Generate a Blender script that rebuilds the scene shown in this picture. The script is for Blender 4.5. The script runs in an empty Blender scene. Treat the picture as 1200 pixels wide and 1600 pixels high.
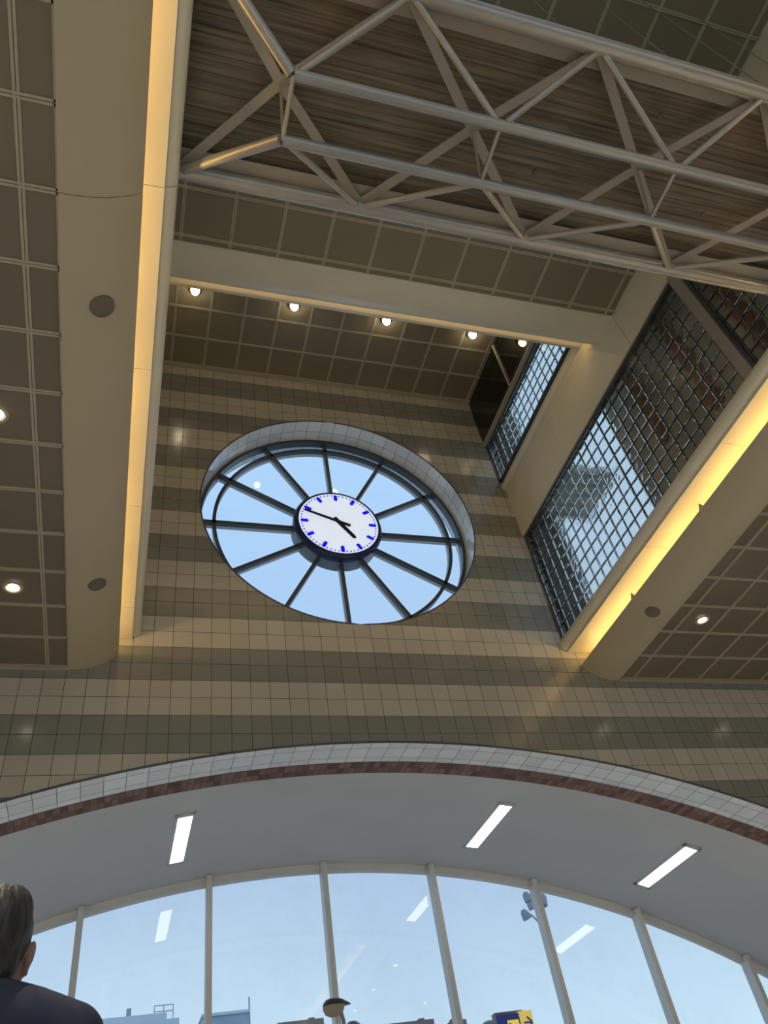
import bpy, bmesh, math, random
from mathutils import Vector, Matrix
random.seed(7)
PI = math.pi
S = bpy.context.scene
C = S.collection
H = 1.05                      # camera height above the floor; coordinates below are camera-relative in z

# ------------------------------------------------------------------ camera
cd = bpy.data.cameras.new('camera'); cam = bpy.data.objects.new('camera', cd); C.objects.link(cam)
cd.sensor_fit = 'AUTO'; cd.sensor_width = 36.0
cd.lens = 1210.0 / 1600.0 * 36.0
cd.clip_start = 0.05; cd.clip_end = 500
Rr = Vector((0.9543, -0.2601, -0.1468)).normalized()
Rf = Vector((0.2879, 0.6699, 0.6844)).normalized()
Rr = (Rr - Rf * Rr.dot(Rf)).normalized()
Ru = Rr.cross(Rf)
cam.matrix_world = Matrix(((Rr.x, Ru.x, -Rf.x, 0), (Rr.y, Ru.y, -Rf.y, 0), (Rr.z, Ru.z, -Rf.z, H), (0, 0, 0, 1)))
S.camera = cam

# ------------------------------------------------------------------ world, exposure
S.view_settings.view_transform = 'Standard'; S.view_settings.look = 'None'
S.view_settings.exposure = 0.0; S.view_settings.gamma = 1.0; S.view_settings.use_curve_mapping = False
W = bpy.data.worlds.new('overcast_sky'); S.world = W; W.use_nodes = True
nt = W.node_tree; nt.nodes.clear()
wo = nt.nodes.new('ShaderNodeOutputWorld'); bg = nt.nodes.new('ShaderNodeBackground')
tc = nt.nodes.new('ShaderNodeTexCoord'); sx = nt.nodes.new('ShaderNodeSeparateXYZ'); cr = nt.nodes.new('ShaderNodeValToRGB')
nz = nt.nodes.new('ShaderNodeTexNoise'); nz.inputs['Scale'].default_value = 2.2; nz.inputs['Detail'].default_value = 4
mm = nt.nodes.new('ShaderNodeMath'); mm.operation = 'MULTIPLY_ADD'; mm.inputs[1].default_value = 0.30
nt.links.new(tc.outputs['Generated'], sx.inputs[0]); nt.links.new(tc.outputs['Generated'], nz.inputs['Vector'])
nt.links.new(nz.outputs['Fac'], mm.inputs[0]); nt.links.new(sx.outputs['Z'], mm.inputs[2])
nt.links.new(mm.outputs[0], cr.inputs[0]); nt.links.new(cr.outputs[0], bg.inputs[0]); nt.links.new(bg.outputs[0], wo.inputs[0])
e = cr.color_ramp.elements
e[0].position = 0.25; e[0].color = (0.56, 0.76, 0.90, 1)
e[1].position = 1.0; e[1].color = (0.42, 0.64, 0.93, 1)
k = e.new(0.50); k.color = (0.40, 0.54, 0.74, 1)
bg.inputs[1].default_value = 1.12
S.cycles.use_denoising = True
S.cycles.max_bounces = 14; S.cycles.transmission_bounces = 10; S.cycles.transparent_max_bounces = 12
S.cycles.diffuse_bounces = 6; S.cycles.glossy_bounces = 5
S.cycles.sample_clamp_indirect = 6.0

# ------------------------------------------------------------------ helpers
def node(nt, t, **kw):
    n = nt.nodes.new(t)
    for k, v in kw.items(): setattr(n, k, v)
    return n

def mat(name, col, rough=0.6, metal=0.0, spec=0.5, noise=0.0, nscale=6.0, bump=0.0, emit=None, estr=0.0, coat=0.0):
    m = bpy.data.materials.new(name); m.use_nodes = True
    nt = m.node_tree; b = nt.nodes['Principled BSDF']
    b.inputs['Base Color'].default_value = (*col, 1); b.inputs['Roughness'].default_value = rough
    b.inputs['Metallic'].default_value = metal; b.inputs['Specular IOR Level'].default_value = spec
    b.inputs['Coat Weight'].default_value = coat
    if emit: b.inputs['Emission Color'].default_value = (*emit, 1); b.inputs['Emission Strength'].default_value = estr
    if noise or bump:
        g = node(nt, 'ShaderNodeNewGeometry'); n = node(nt, 'ShaderNodeTexNoise'); n.inputs['Scale'].default_value = nscale; n.inputs['Detail'].default_value = 5
        nt.links.new(g.outputs['Position'], n.inputs['Vector'])
        if noise:
            r = node(nt, 'ShaderNodeMapRange'); r.inputs[1].default_value = 0.3; r.inputs[2].default_value = 0.7
            r.inputs[3].default_value = 1 - noise; r.inputs[4].default_value = 1 + noise
            mx = node(nt, 'ShaderNodeVectorMath', operation='SCALE'); mx.inputs[0].default_value = col
            nt.links.new(n.outputs['Fac'], r.inputs[0]); nt.links.new(r.outputs[0], mx.inputs['Scale']); nt.links.new(mx.outputs[0], b.inputs['Base Color'])
        if bump:
            bp = node(nt, 'ShaderNodeBump'); bp.inputs['Strength'].default_value = bump; bp.inputs['Distance'].default_value = 0.01
            nt.links.new(n.outputs['Fac'], bp.inputs['Height']); nt.links.new(bp.outputs[0], b.inputs['Normal'])
    return m

def tile_mat(name, c1, c2, size, grout, gcol, band=None, rough=0.16, jitter=0.06, tilt=0.02, gw=None):
    """square tiles from the UV map (metres); c1 and c2 alternate in bands of two rows when band is set"""
    m = bpy.data.materials.new(name); m.use_nodes = True
    nt = m.node_tree; b = nt.nodes['Principled BSDF']; L = nt.links.new
    uv = node(nt, 'ShaderNodeUVMap'); sp = node(nt, 'ShaderNodeSeparateXYZ'); L(uv.outputs[0], sp.inputs[0])
    def M(op, a, bb=None, cc=None):
        n = node(nt, 'ShaderNodeMath', operation=op)
        for i, v in enumerate((a, bb, cc)):
            if v is None: continue
            if isinstance(v, (int, float)): n.inputs[i].default_value = v
            else: L(v, n.inputs[i])
        return n.outputs[0]
    sz = size if isinstance(size, tuple) else (size, size)
    u = M('DIVIDE', sp.outputs[0], sz[0]); v = M('DIVIDE', sp.outputs[1], sz[1])
    fu = M('FRACT', u); fv = M('FRACT', v)
    eu = M('MINIMUM', fu, M('SUBTRACT', 1.0, fu)); ev = M('MINIMUM', fv, M('SUBTRACT', 1.0, fv))
    eu = M('MULTIPLY', eu, sz[0]); ev = M('MULTIPLY', ev, sz[1])
    ed = M('MINIMUM', eu, ev)
    isg = M('LESS_THAN', ed, grout)
    cb = node(nt, 'ShaderNodeCombineXYZ'); L(M('FLOOR', u), cb.inputs[0]); L(M('FLOOR', v), cb.inputs[1])
    wn = node(nt, 'ShaderNodeTexWhiteNoise'); wn.noise_dimensions = '2D'; L(cb.outputs[0], wn.inputs['Vector'])
    base = node(nt, 'ShaderNodeMix', data_type='RGBA'); base.inputs[6].default_value = (*c1, 1); base.inputs[7].default_value = (*c2, 1)
    if band: L(M('GREATER_THAN', M('FRACT', M('DIVIDE', M('FLOOR', v), 4.0)), 0.49), base.inputs[0])
    else: L(wn.outputs['Value'], base.inputs[0])
    jt = node(nt, 'ShaderNodeVectorMath', operation='SCALE'); L(base.outputs[2], jt.inputs[0])
    mr = node(nt, 'ShaderNodeMapRange'); mr.inputs[3].default_value = 1 - jitter; mr.inputs[4].default_value = 1 + jitter
    L(wn.outputs['Value'], mr.inputs[0]); L(mr.outputs[0], jt.inputs['Scale'])
    fin = node(nt, 'ShaderNodeMix', data_type='RGBA'); L(isg, fin.inputs[0]); L(jt.outputs[0], fin.inputs[6]); fin.inputs[7].default_value = (*gcol, 1)
    L(fin.outputs[2], b.inputs['Base Color'])
    rg = node(nt, 'ShaderNodeMapRange'); rg.inputs[3].default_value = rough; rg.inputs[4].default_value = 0.8; L(isg, rg.inputs[0]); L(rg.outputs[0], b.inputs['Roughness'])
    # pillowed edges and slightly tilted faces
    hgt = M('MINIMUM', M('DIVIDE', ed, grout * 2.2), 1.0)
    vs = node(nt, 'ShaderNodeVectorMath', operation='SUBTRACT'); L(wn.outputs['Color'], vs.inputs[0]); vs.inputs[1].default_value = (0.5, 0.5, 0.5)
    dt = node(nt, 'ShaderNodeVectorMath', operation='DOT_PRODUCT'); L(vs.outputs[0], dt.inputs[0]); L(uv.outputs[0], dt.inputs[1])
    lp = node(nt, 'ShaderNodeCombineXYZ'); L(fu, lp.inputs[0]); L(fv, lp.inputs[1]); L(lp.outputs[0], dt.inputs[1])
    hh = M('ADD', hgt, M('MULTIPLY', dt.outputs['Value'], tilt * 10))
    bp = node(nt, 'ShaderNodeBump'); bp.inputs['Strength'].default_value = 0.5; bp.inputs['Distance'].default_value = 0.002
    L(hh, bp.inputs['Height']); L(bp.outputs[0], b.inputs['Normal'])
    return m

def glass_mat(name, tint=(0.97, 0.99, 1.0), refl=0.075, dirt=0.0):
    m = bpy.data.materials.new(name); m.use_nodes = True; nt = m.node_tree; nt.nodes.clear(); L = nt.links.new
    o = node(nt, 'ShaderNodeOutputMaterial'); t = node(nt, 'ShaderNodeBsdfTransparent'); g = node(nt, 'ShaderNodeBsdfGlossy')
    t.inputs[0].default_value = (*tint, 1); g.inputs['Roughness'].default_value = 0.02
    lw = node(nt, 'ShaderNodeLayerWeight'); lw.inputs[0].default_value = 0.5
    pw = node(nt, 'ShaderNodeMath', operation='POWER'); L(lw.outputs['Facing'], pw.inputs[0]); pw.inputs[1].default_value = 5.0
    f = node(nt, 'ShaderNodeMath', operation='MULTIPLY_ADD'); L(pw.outputs[0], f.inputs[0]); f.inputs[1].default_value = 0.9; f.inputs[2].default_value = refl
    mx = node(nt, 'ShaderNodeMixShader'); L(f.outputs[0], mx.inputs[0]); L(t.outputs[0], mx.inputs[1]); L(g.outputs[0], mx.inputs[2])
    last = mx
    if dirt:
        d = node(nt, 'ShaderNodeBsdfDiffuse'); d.inputs[0].default_value = (0.8, 0.82, 0.84, 1)
        ge = node(nt, 'ShaderNodeNewGeometry'); n = node(nt, 'ShaderNodeTexNoise'); n.inputs['Scale'].default_value = 1.6; n.inputs['Detail'].default_value = 8; n.inputs['Roughness'].default_value = 0.7
        L(ge.outputs['Position'], n.inputs['Vector'])
        r = node(nt, 'ShaderNodeMapRange'); r.inputs[1].default_value = 0.45; r.inputs[2].default_value = 0.8; r.inputs[3].default_value = 0; r.inputs[4].default_value = dirt
        L(n.outputs['Fac'], r.inputs[0]); m2 = node(nt, 'ShaderNodeMixShader'); L(r.outputs[0], m2.inputs[0]); L(mx.outputs[0], m2.inputs[1]); L(d.outputs[0], m2.inputs[2]); last = m2
    L(last.outputs[0], o.inputs[0]); return m

def emis(name, col, s):
    m = bpy.data.materials.new(name); m.use_nodes = True; nt = m.node_tree; nt.nodes.clear()
    o = node(nt, 'ShaderNodeOutputMaterial'); em = node(nt, 'ShaderNodeEmission'); em.inputs[0].default_value = (*col, 1); em.inputs[1].default_value = s
    nt.links.new(em.outputs[0], o.inputs[0]); return m

class MB:
    def __init__(s): s.v = []; s.f = []; s.m = []; s.uv = []
    def face(s, pts, m=0, uv=None):
        i = len(s.v); s.v += [tuple(p) for p in pts]; s.f.append(tuple(range(i, i + len(pts)))); s.m.append(m); s.uv.append(uv); return s
    def grid(s, rows, m=0, uvf=None, close=False):
        """rows: list of equal-length lists of points"""
        i = len(s.v); n = len(rows[0])
        for r in rows: s.v += [tuple(p) for p in r]
        for a in range(len(rows) - 1):
            for b in range(n if close else n - 1):
                b2 = (b + 1) % n
                s.f.append((i + a * n + b, i + a * n + b2, i + (a + 1) * n + b2, i + (a + 1) * n + b)); s.m.append(m)
                s.uv.append([uvf(a, b), uvf(a, b + 1), uvf(a + 1, b + 1), uvf(a + 1, b)] if uvf else None)
        return s
    def box(s, a, b, m=0):
        x0, y0, z0 = a; x1, y1, z1 = b
        x0, x1 = min(x0, x1), max(x0, x1); y0, y1 = min(y0, y1), max(y0, y1); z0, z1 = min(z0, z1), max(z0, z1)
        i = len(s.v)
        s.v += [(x0, y0, z0), (x1, y0, z0), (x1, y1, z0), (x0, y1, z0), (x0, y0, z1), (x1, y0, z1), (x1, y1, z1), (x0, y1, z1)]
        for f in ((3, 2, 1, 0), (4, 5, 6, 7), (0, 1, 5, 4), (1, 2, 6, 5), (2, 3, 7, 6), (3, 0, 4, 7)):
            s.f.append(tuple(i + q for q in f)); s.m.append(m); s.uv.append(None)
        return s
    def bar(s, p, q, w, t, up=(0, 0, 1), m=0):
        """rectangular bar from p to q, w wide across, t thick along up"""
        p = Vector(p); q = Vector(q); d = (q - p).normalized(); sd = d.cross(Vector(up)).normalized(); u = sd.cross(d)
        i = len(s.v)
        for c in (p, q):
            for a, b in ((-1, -1), (1, -1), (1, 1), (-1, 1)): s.v.append(tuple(c + sd * a * w / 2 + u * b * t / 2))
        for f in ((3, 2, 1, 0), (4, 5, 6, 7), (0, 1, 5, 4), (1, 2, 6, 5), (2, 3, 7, 6), (3, 0, 4, 7)):
            s.f.append(tuple(i + q2 for q2 in f)); s.m.append(m); s.uv.append(None)
        return s
    def tube(s, pts, r, n=16, m=0, caps=True):
        pts = [Vector(p) for p in pts]; rs = r if isinstance(r, (list, tuple)) else [r] * len(pts)
        d0 = (pts[1] - pts[0]).normalized(); a = Vector((0, 0, 1)) if abs(d0.z) < 0.9 else Vector((1, 0, 0))
        rows = []
        for i, p in enumerate(pts):
            d = (pts[min(i + 1, len(pts) - 1)] - pts[max(i - 1, 0)]).normalized()
            u = d.cross(a).normalized(); w = u.cross(d)
            rows.append([p + (u * math.cos(2 * PI * k / n) + w * math.sin(2 * PI * k / n)) * rs[i] for k in range(n)])
        s.grid(rows, m, close=True)
        if caps:
            s.face(rows[0], m); s.face(list(reversed(rows[-1])), m)
        return s
    def lathe(s, prof, c=(0, 0, 0), axis='z', n=32, m=0):
        """prof: list of (radius, height)"""
        rows = []
        for r, h in prof:
            row = []
            for k in range(n):
                a = 2 * PI * k / n; x, y = r * math.cos(a), r * math.sin(a)
                p = (x, y, h) if axis == 'z' else ((x, h, y) if axis == 'y' else (h, x, y))
                row.append((c[0] + p[0], c[1] + p[1], c[2] + p[2]))
            rows.append(row)
        s.grid(rows, m, close=True)
        return s
    def sweep(s, prof, axis, a, b, m=0, closed=True, cuts=1):
        """extrude a profile: axis 'y' takes (x,z) points, axis 'x' takes (y,z) points"""
        rows = []
        for i in range(cuts + 1):
            t = a + (b - a) * i / cuts
            rows.append([(p, t, q) if axis == 'y' else (t, p, q) for p, q in prof])
        s.grid(rows, m, close=closed)
        if closed: s.face(rows[0], m); s.face(list(reversed(rows[-1])), m)
        return s
    def build(s, name, mats, parent=None, loc=None, label=None, cat=None, group=None, kind=None, smooth=35, recalc=True, bevel=0):
        me = bpy.data.meshes.new(name); me.from_pydata(s.v, [], s.f)
        if not isinstance(mats, (list, tuple)): mats = [mats]
        for m in mats: me.materials.append(m)
        for p, m in zip(me.polygons, s.m): p.material_index = m
        if any(s.uv):
            ul = me.uv_layers.new(name='UVMap')
            for p, uv in zip(me.polygons, s.uv):
                if uv:
                    for li, t in zip(p.loop_indices, uv): ul.data[li].uv = t
        if recalc:
            bm = bmesh.new(); bm.from_mesh(me); bmesh.ops.remove_doubles(bm, verts=bm.verts, dist=1e-5); bmesh.ops.recalc_face_normals(bm, faces=bm.faces); bm.to_mesh(me); bm.free()
        if smooth:
            for p in me.polygons: p.use_smooth = True
            me.set_sharp_from_angle(angle=math.radians(smooth))
        o = bpy.data.objects.new(name, me); C.objects.link(o)
        if parent: o.parent = parent
        else: o.location = (0, 0, H)
        if loc: o.location = (loc[0], loc[1], loc[2] + (0 if parent else H))
        if bevel:
            md = o.modifiers.new('bevel', 'BEVEL'); md.width = bevel; md.segments = 2; md.limit_method = 'ANGLE'
        tag(o, label, cat, group, kind)
        return o

def tag(o, label=None, cat=None, group=None, kind=None):
    if label: o['label'] = label
    if cat: o['category'] = cat
    if group: o['group'] = group
    if kind: o['kind'] = kind
    return o

def thing(name, label, cat, loc, group=None, kind=None, rot=(0, 0, 0)):
    o = bpy.data.objects.new(name, None); C.objects.link(o); o.empty_display_size = 0.1
    o.location = (loc[0], loc[1], loc[2] + H); o.rotation_euler = rot
    return tag(o, label, cat, group, kind)

def dup(root, loc, label=None, rot=None, group=None):
    r = root.copy(); C.objects.link(r); r.location = (loc[0], loc[1], loc[2] + H)
    if rot is not None: r.rotation_euler = rot
    if label: r['label'] = label
    if group: r['group'] = group
    for ch in list(root.children):
        c = ch.copy(); C.objects.link(c); c.parent = r
        for g in list(ch.children):
            d = g.copy(); C.objects.link(d); d.parent = c
    return r

# ------------------------------------------------------------------ materials
M_BEIGE = mat('beige_painted_panel', (0.44, 0.38, 0.265), 0.45, noise=0.03, nscale=2)
M_CREAM = mat('cream_painted_metal', (0.66, 0.615, 0.49), 0.40, noise=0.03, nscale=3)
M_PANEL = mat('perforated_ceiling_panel', (0.165, 0.138, 0.10), 0.5, noise=0.08, nscale=0.9)
M_JOINT = mat('ceiling_joint_strip', (0.40, 0.35, 0.27), 0.5)
M_OPANEL = mat('olive_ceiling_panel', (0.22, 0.185, 0.12), 0.5, noise=0.05, nscale=0.9)
M_OJOINT = mat('olive_joint_strip', (0.46, 0.42, 0.31), 0.5)
M_GAP = mat('shadow_gap', (0.13, 0.115, 0.085), 0.8)
M_PIPE = mat('grey_painted_steel', (0.36, 0.345, 0.32), 0.28, metal=0.35, spec=0.7, noise=0.04, nscale=8)
M_BRACE = mat('dull_grey_steel', (0.30, 0.27, 0.23), 0.5)
M_DARKMETAL = mat('dark_anthracite_metal', (0.075, 0.082, 0.095), 0.35)
M_LTMETAL = mat('pale_grey_metal', (0.55, 0.57, 0.58), 0.4)
M_PLASTER = mat('white_plaster', (0.60, 0.61, 0.625), 0.7, noise=0.035, nscale=1.2)
M_WHITE = mat('white_window_frame', (0.72, 0.70, 0.66), 0.45)
M_FLOOR = tile_mat('grey_stone_floor', (0.50, 0.48, 0.44), (0.56, 0.54, 0.49), 0.6, 0.004, (0.2, 0.19, 0.18), rough=0.35)
M_WALLTILE = tile_mat('banded_wall_tile', (0.54, 0.50, 0.42), (0.27, 0.265, 0.235), 0.2, 0.0025, (0.045, 0.04, 0.035), band=True, rough=0.17)
M_REVTILE = tile_mat('pale_reveal_tile', (0.78, 0.81, 0.84), (0.84, 0.86, 0.88), 0.2, 0.0025, (0.07, 0.07, 0.07), rough=0.14)
M_BRICK = tile_mat('red_brown_brick', (0.17, 0.09, 0.07), (0.25, 0.14, 0.105), (0.065, 0.125), 0.004, (0.12, 0.10, 0.09), rough=0.75, jitter=0.25)
M_GLASS = glass_mat('window_glass', dirt=0.10)
M_CLOCKGLASS = glass_mat('round_window_glass', tint=(0.93, 0.98, 1.0), refl=0.02, dirt=0.05)
M_BLACKGLASS = mat('dark_glass', (0.008, 0.008, 0.007), 0.04, spec=0.6)
M_FLUO = emis('fluorescent_diffuser', (1.0, 0.95, 0.86), 6.0)
M_COVE = emis('warm_tube', (1.0, 0.64, 0.22), 20.0)
M_COVE2 = emis('warm_tube_dim', (1.0, 0.66, 0.26), 13.0)
M_BULB = emis('spot_bulb', (1.0, 0.82, 0.52), 30.0)
M_DOWN = emis('downlight_lamp', (1.0, 0.84, 0.58), 16.0)
M_CHROME = mat('bright_reflector', (0.8, 0.78, 0.74), 0.25, metal=1.0)
M_SPEAK = mat('brown_speaker_grille', (0.15, 0.13, 0.10), 0.6)

def gb_mat():
    m = bpy.data.materials.new('glass_block'); m.use_nodes = True; nt = m.node_tree; b = nt.nodes['Principled BSDF']
    b.inputs['Base Color'].default_value = (0.92, 0.91, 0.82, 1); b.inputs['Transmission Weight'].default_value = 1.0
    b.inputs['Roughness'].default_value = 0.13; b.inputs['IOR'].default_value = 1.2
    g = node(nt, 'ShaderNodeNewGeometry'); n = node(nt, 'ShaderNodeTexNoise'); n.inputs['Scale'].default_value = 9; n.inputs['Detail'].default_value = 2
    bp = node(nt, 'ShaderNodeBump'); bp.inputs['Strength'].default_value = 0.5; bp.inputs['Distance'].default_value = 0.02
    nt.links.new(g.outputs['Position'], n.inputs['Vector']); nt.links.new(n.outputs['Fac'], bp.inputs['Height']); nt.links.new(bp.outputs[0], b.inputs['Normal'])
    return m
M_GBLOCK = gb_mat()
M_MORTAR = mat('dark_mortar', (0.10, 0.105, 0.10), 0.7)

def deck_mat():
    m = bpy.data.materials.new('weathered_deck_sheet'); m.use_nodes = True; nt = m.node_tree; b = nt.nodes['Principled BSDF']; L = nt.links.new
    g = node(nt, 'ShaderNodeNewGeometry'); mp = node(nt, 'ShaderNodeMapping'); mp.inputs['Scale'].default_value = (0.7, 26, 1); L(g.outputs['Position'], mp.inputs[0])
    n = node(nt, 'ShaderNodeTexNoise'); n.inputs['Scale'].default_value = 2.0; n.inputs['Detail'].default_value = 6; L(mp.outputs[0], n.inputs['Vector'])
    n2 = node(nt, 'ShaderNodeTexNoise'); n2.inputs['Scale'].default_value = 2.5; n2.inputs['Detail'].default_value = 3; L(g.outputs['Position'], n2.inputs['Vector'])
    ad = node(nt, 'ShaderNodeMath', operation='MULTIPLY_ADD'); ad.inputs[1].default_value = 0.45; L(n2.outputs['Fac'], ad.inputs[0]); L(n.outputs['Fac'], ad.inputs[2])
    c = node(nt, 'ShaderNodeValToRGB'); L(ad.outputs[0], c.inputs[0])
    c.color_ramp.elements[0].position = 0.52; c.color_ramp.elements[0].color = (0.065, 0.052, 0.033, 1)
    c.color_ramp.elements[1].position = 0.92; c.color_ramp.elements[1].color = (0.20, 0.165, 0.115, 1)
    L(c.outputs[0], b.inputs['Base Color']); b.inputs['Roughness'].default_value = 0.55
    return m
M_DECK = deck_mat()

# ------------------------------------------------------------------ key dimensions (camera-relative)
YW = 7.0                      # front tiled wall
XL, XR = -0.04, 5.0           # faces of the tall void
AX, AZ, AR = 2.50, 3.77, 11.9 # arch: crown x, crown z, radius
CX, CZ, CRR = 2.43, 7.107, 1.845   # round window
X0, X1 = -5.0, 9.96           # hall side walls
YB = -7.0                     # hall back wall
YWIN = 10.22
ZC = 4.58
mir = lambda x: 4.96 - x
def arch(x): return AZ - AR + math.sqrt(AR * AR - (x - AX) ** 2)

# ------------------------------------------------------------------ floor
MB().face([(X0, YB, -H), (X1, YB, -H), (X1, 10.6, -H), (X0, 10.6, -H)], 0, [(X0, YB), (X1, YB), (X1, 10.6), (X0, 10.6)]).build(
    'floor', M_FLOOR, label='grey stone tiled hall floor', cat='floor', kind='structure')

# ------------------------------------------------------------------ front wall with arch and round opening
TU, TV = 0.137, 4.07          # tile joint offsets
w = MB()
xs = [X0 + (X1 - X0) * i / 120 for i in range(121)]
w.grid([[(x, YW, arch(x)) for x in xs], [(x, YW, 4.64) for x in xs]], 0,
       lambda a, b: (xs[min(b, 120)] - TU, (arch(xs[min(b, 120)]) if a == 0 else 4.64) - TV))
ux0, ux1, uz0, uz1 = -0.60, 5.66, 4.64, 9.95
def rect_pt(a):
    c, s = math.cos(a), math.sin(a); t = 1e9
    if c > 1e-9: t = min(t, (ux1 - CX) / c)
    if c < -1e-9: t = min(t, (ux0 - CX) / c)
    if s > 1e-9: t = min(t, (uz1 - CZ) / s)
    if s < -1e-9: t = min(t, (uz0 - CZ) / s)
    return (CX + t * c, CZ + t * s)
angs = sorted([2 * PI * i / 144 for i in range(144)] + [math.atan2(z - CZ, x - CX) % (2 * PI) for x in (ux0, ux1) for z in (uz0, uz1)])
angs.append(angs[0] + 2 * PI)
inn = [(CX + CRR * math.cos(a), CZ + CRR * math.sin(a)) for a in angs]; out = [rect_pt(a) for a in angs]
for Y in (YW, 7.62):
    w.grid([[(x, Y, z) for x, z in inn], [(x, Y, z) for x, z in out]], 0, lambda a, b: (((inn, out)[a][b][0]) - TU, ((inn, out)[a][b][1]) - TV))
wall_front = w.build('wall_front', M_WALLTILE, smooth=0, recalc=False, label='glazed tile wall in beige and grey bands above the arch', cat='wall', kind='structure')
# deep reveal of the round opening
r = MB(); n = 144; ys = [YW, YW + 0.62]
r.grid([[(CX + CRR * math.cos(2 * PI * i / n), y, CZ + CRR * math.sin(2 * PI * i / n)) for i in range(n + 1)] for y in ys], 0,
       lambda a, b: (b * 2 * PI * CRR / n * (11.6 / (2 * PI * CRR)), ys[a] - YW))
r.build('reveal', M_REVTILE, parent=wall_front, loc=(0, 0, 0), recalc=False, label='pale tiled reveal of the round window')
r = MB(); prevu = 0; us = [0.0]
for i in range(120): us.append(us[-1] + math.hypot(xs[i + 1] - xs[i], arch(xs[i + 1]) - arch(xs[i])))
r.grid([[(x, YW, arch(x)) for x in xs], [(x, 7.42, arch(x)) for x in xs]], 0, lambda a, b: (us[b] + 0.02, 0.08 + a * 0.42))
r.build('reveal', M_REVTILE, parent=wall_front, loc=(0, 0, 0), recalc=False, label='pale tiled reveal under the arch')
r = MB(); r.grid([[(x, 7.42, arch(x) - 0.004) for x in xs], [(x, 7.67, arch(x) - 0.004) for x in xs]], 0, lambda a, b: (us[b], a * 0.25))
r.build('brick_band', M_BRICK, parent=wall_front, loc=(0, 0, 0), recalc=False, label='narrow red brown brick band under the arch')
t = MB(); t.tube([(x, YW - 0.002, arch(x)) for x in xs], 0.011, 8, 0); t.build('edge_trim', M_DARKMETAL, parent=wall_front, loc=(0, 0, 0))
t = MB(); t.tube([(CX + CRR * math.cos(2 * PI * i / n), YW - 0.002, CZ + CRR * math.sin(2 * PI * i / n)) for i in range(n + 1)], 0.009, 8, 0); t.build('edge_trim', M_DARKMETAL, parent=wall_front, loc=(0, 0, 0))

# shallow barrel vault behind the arch
v = MB()
v.grid([[(x, y, arch(x)) for x in xs] for y in (7.67, 8.9, YWIN + 0.1)], 0)
v.grid([[(x, y, arch(x) + 0.18) for x in xs] for y in (7.0, YWIN + 0.1)], 0)
v.build('ceiling', M_PLASTER, recalc=False, label='white plastered shallow vault between the arch and the big window', cat='ceiling', kind='structure')

# ------------------------------------------------------------------ arched window
win = thing('window_1', 'big arched window with white mullions under the vault', 'window', (0, YWIN, -H), kind='structure')
fr = MB(); zo = H
rows = [[(x, dy, arch(x) + dz + zo) for x in xs] for dy, dz in ((0, 0.0), (0, -0.10), (0.08, -0.10), (0.08, 0.0))]
fr.grid(rows, 0); fr.box((X0, 0, 0.0), (X1, 0.08, 0.12))
fr.build('frame', M_WHITE, parent=win, loc=(0, 0, 0), recalc=True)
MUL = [-3.33, -1.865, -0.40, 1.06, 2.515, 3.99, 5.45, 6.90, 8.36]
for mx in MUL:
    m = MB(); m.box((mx - 0.035, -0.10, 0.0), (mx + 0.035, 0.07, arch(mx) + zo - 0.005))
    m.build('mullion', M_WHITE, parent=win, loc=(0, 0, 0), bevel=0.004)
edges = [X0] + MUL + [X1]
for a, b in zip(edges[:-1], edges[1:]):
    g = MB(); px = [a + (b - a) * i / 10 for i in range(11)]
    g.grid([[(x, 0.045, 0.1) for x in px], [(x, 0.045, arch(x) + zo - 0.05) for x in px]], 0)
    g.build('pane', M_GLASS, parent=win, loc=(0, 0, 0), smooth=0)

# ------------------------------------------------------------------ round window
rw = thing('window_2', 'round spoked window with dark bars in the tiled wall', 'window', (CX, 7.36, CZ), kind='structure')
f = MB(); f.lathe([(CRR, 0), (CRR - 0.045, 0), (CRR - 0.045, 0.03), (CRR - 0.045, 0.11), (CRR, 0.11)], axis='y', n=96); f.build('frame', M_DARKMETAL, parent=rw, loc=(0, 0, 0))
f = MB(); f.lathe([(1.655, 0.02), (1.61, 0.02), (1.61, 0.08), (1.655, 0.08), (1.655, 0.02)], axis='y', n=96); f.build('ring_bar', M_DARKMETAL, parent=rw, loc=(0, 0, 0))
f = MB(); f.lathe([(1.65, 0.081), (1.615, 0.081), (1.615, 0.14), (1.65, 0.14), (1.65, 0.081)], axis='y', n=96); f.build('outer_ring_bar', M_LTMETAL, parent=rw, loc=(0, 0, 0))
for i in range(12):
    a = i * PI / 6; c, s = math.cos(a), math.sin(a)
    b = MB(); b.bar((0.56 * c, 0.05, 0.56 * s), (1.80 * c, 0.05, 1.80 * s), 0.050, 0.06, up=(0, 1, 0)); sp = b.build('spoke', M_DARKMETAL, parent=rw, loc=(0, 0, 0), smooth=0)
    b = MB(); b.bar((0.58 * c, 0.11, 0.58 * s), (1.79 * c, 0.11, 1.79 * s), 0.040, 0.058, up=(0, 1, 0)); b.build('outer_spoke', M_LTMETAL, parent=sp, loc=(0, 0, 0), smooth=0)
f = MB(); f.lathe([(0.565, 0.0), (0.60, 0.0), (0.60, 0.17), (0.565, 0.17), (0.565, 0.0)], axis='y', n=64); f.build('hub_ring', mat('grey_hub_metal', (0.20, 0.21, 0.22), 0.4), parent=rw, loc=(0, 0, 0))
f = MB(); f.lathe([(0.59, 0.09), (1.79, 0.09)], axis='y', n=96); f.build('pane', M_CLOCKGLASS, parent=rw, loc=(0, 0, 0))

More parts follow.
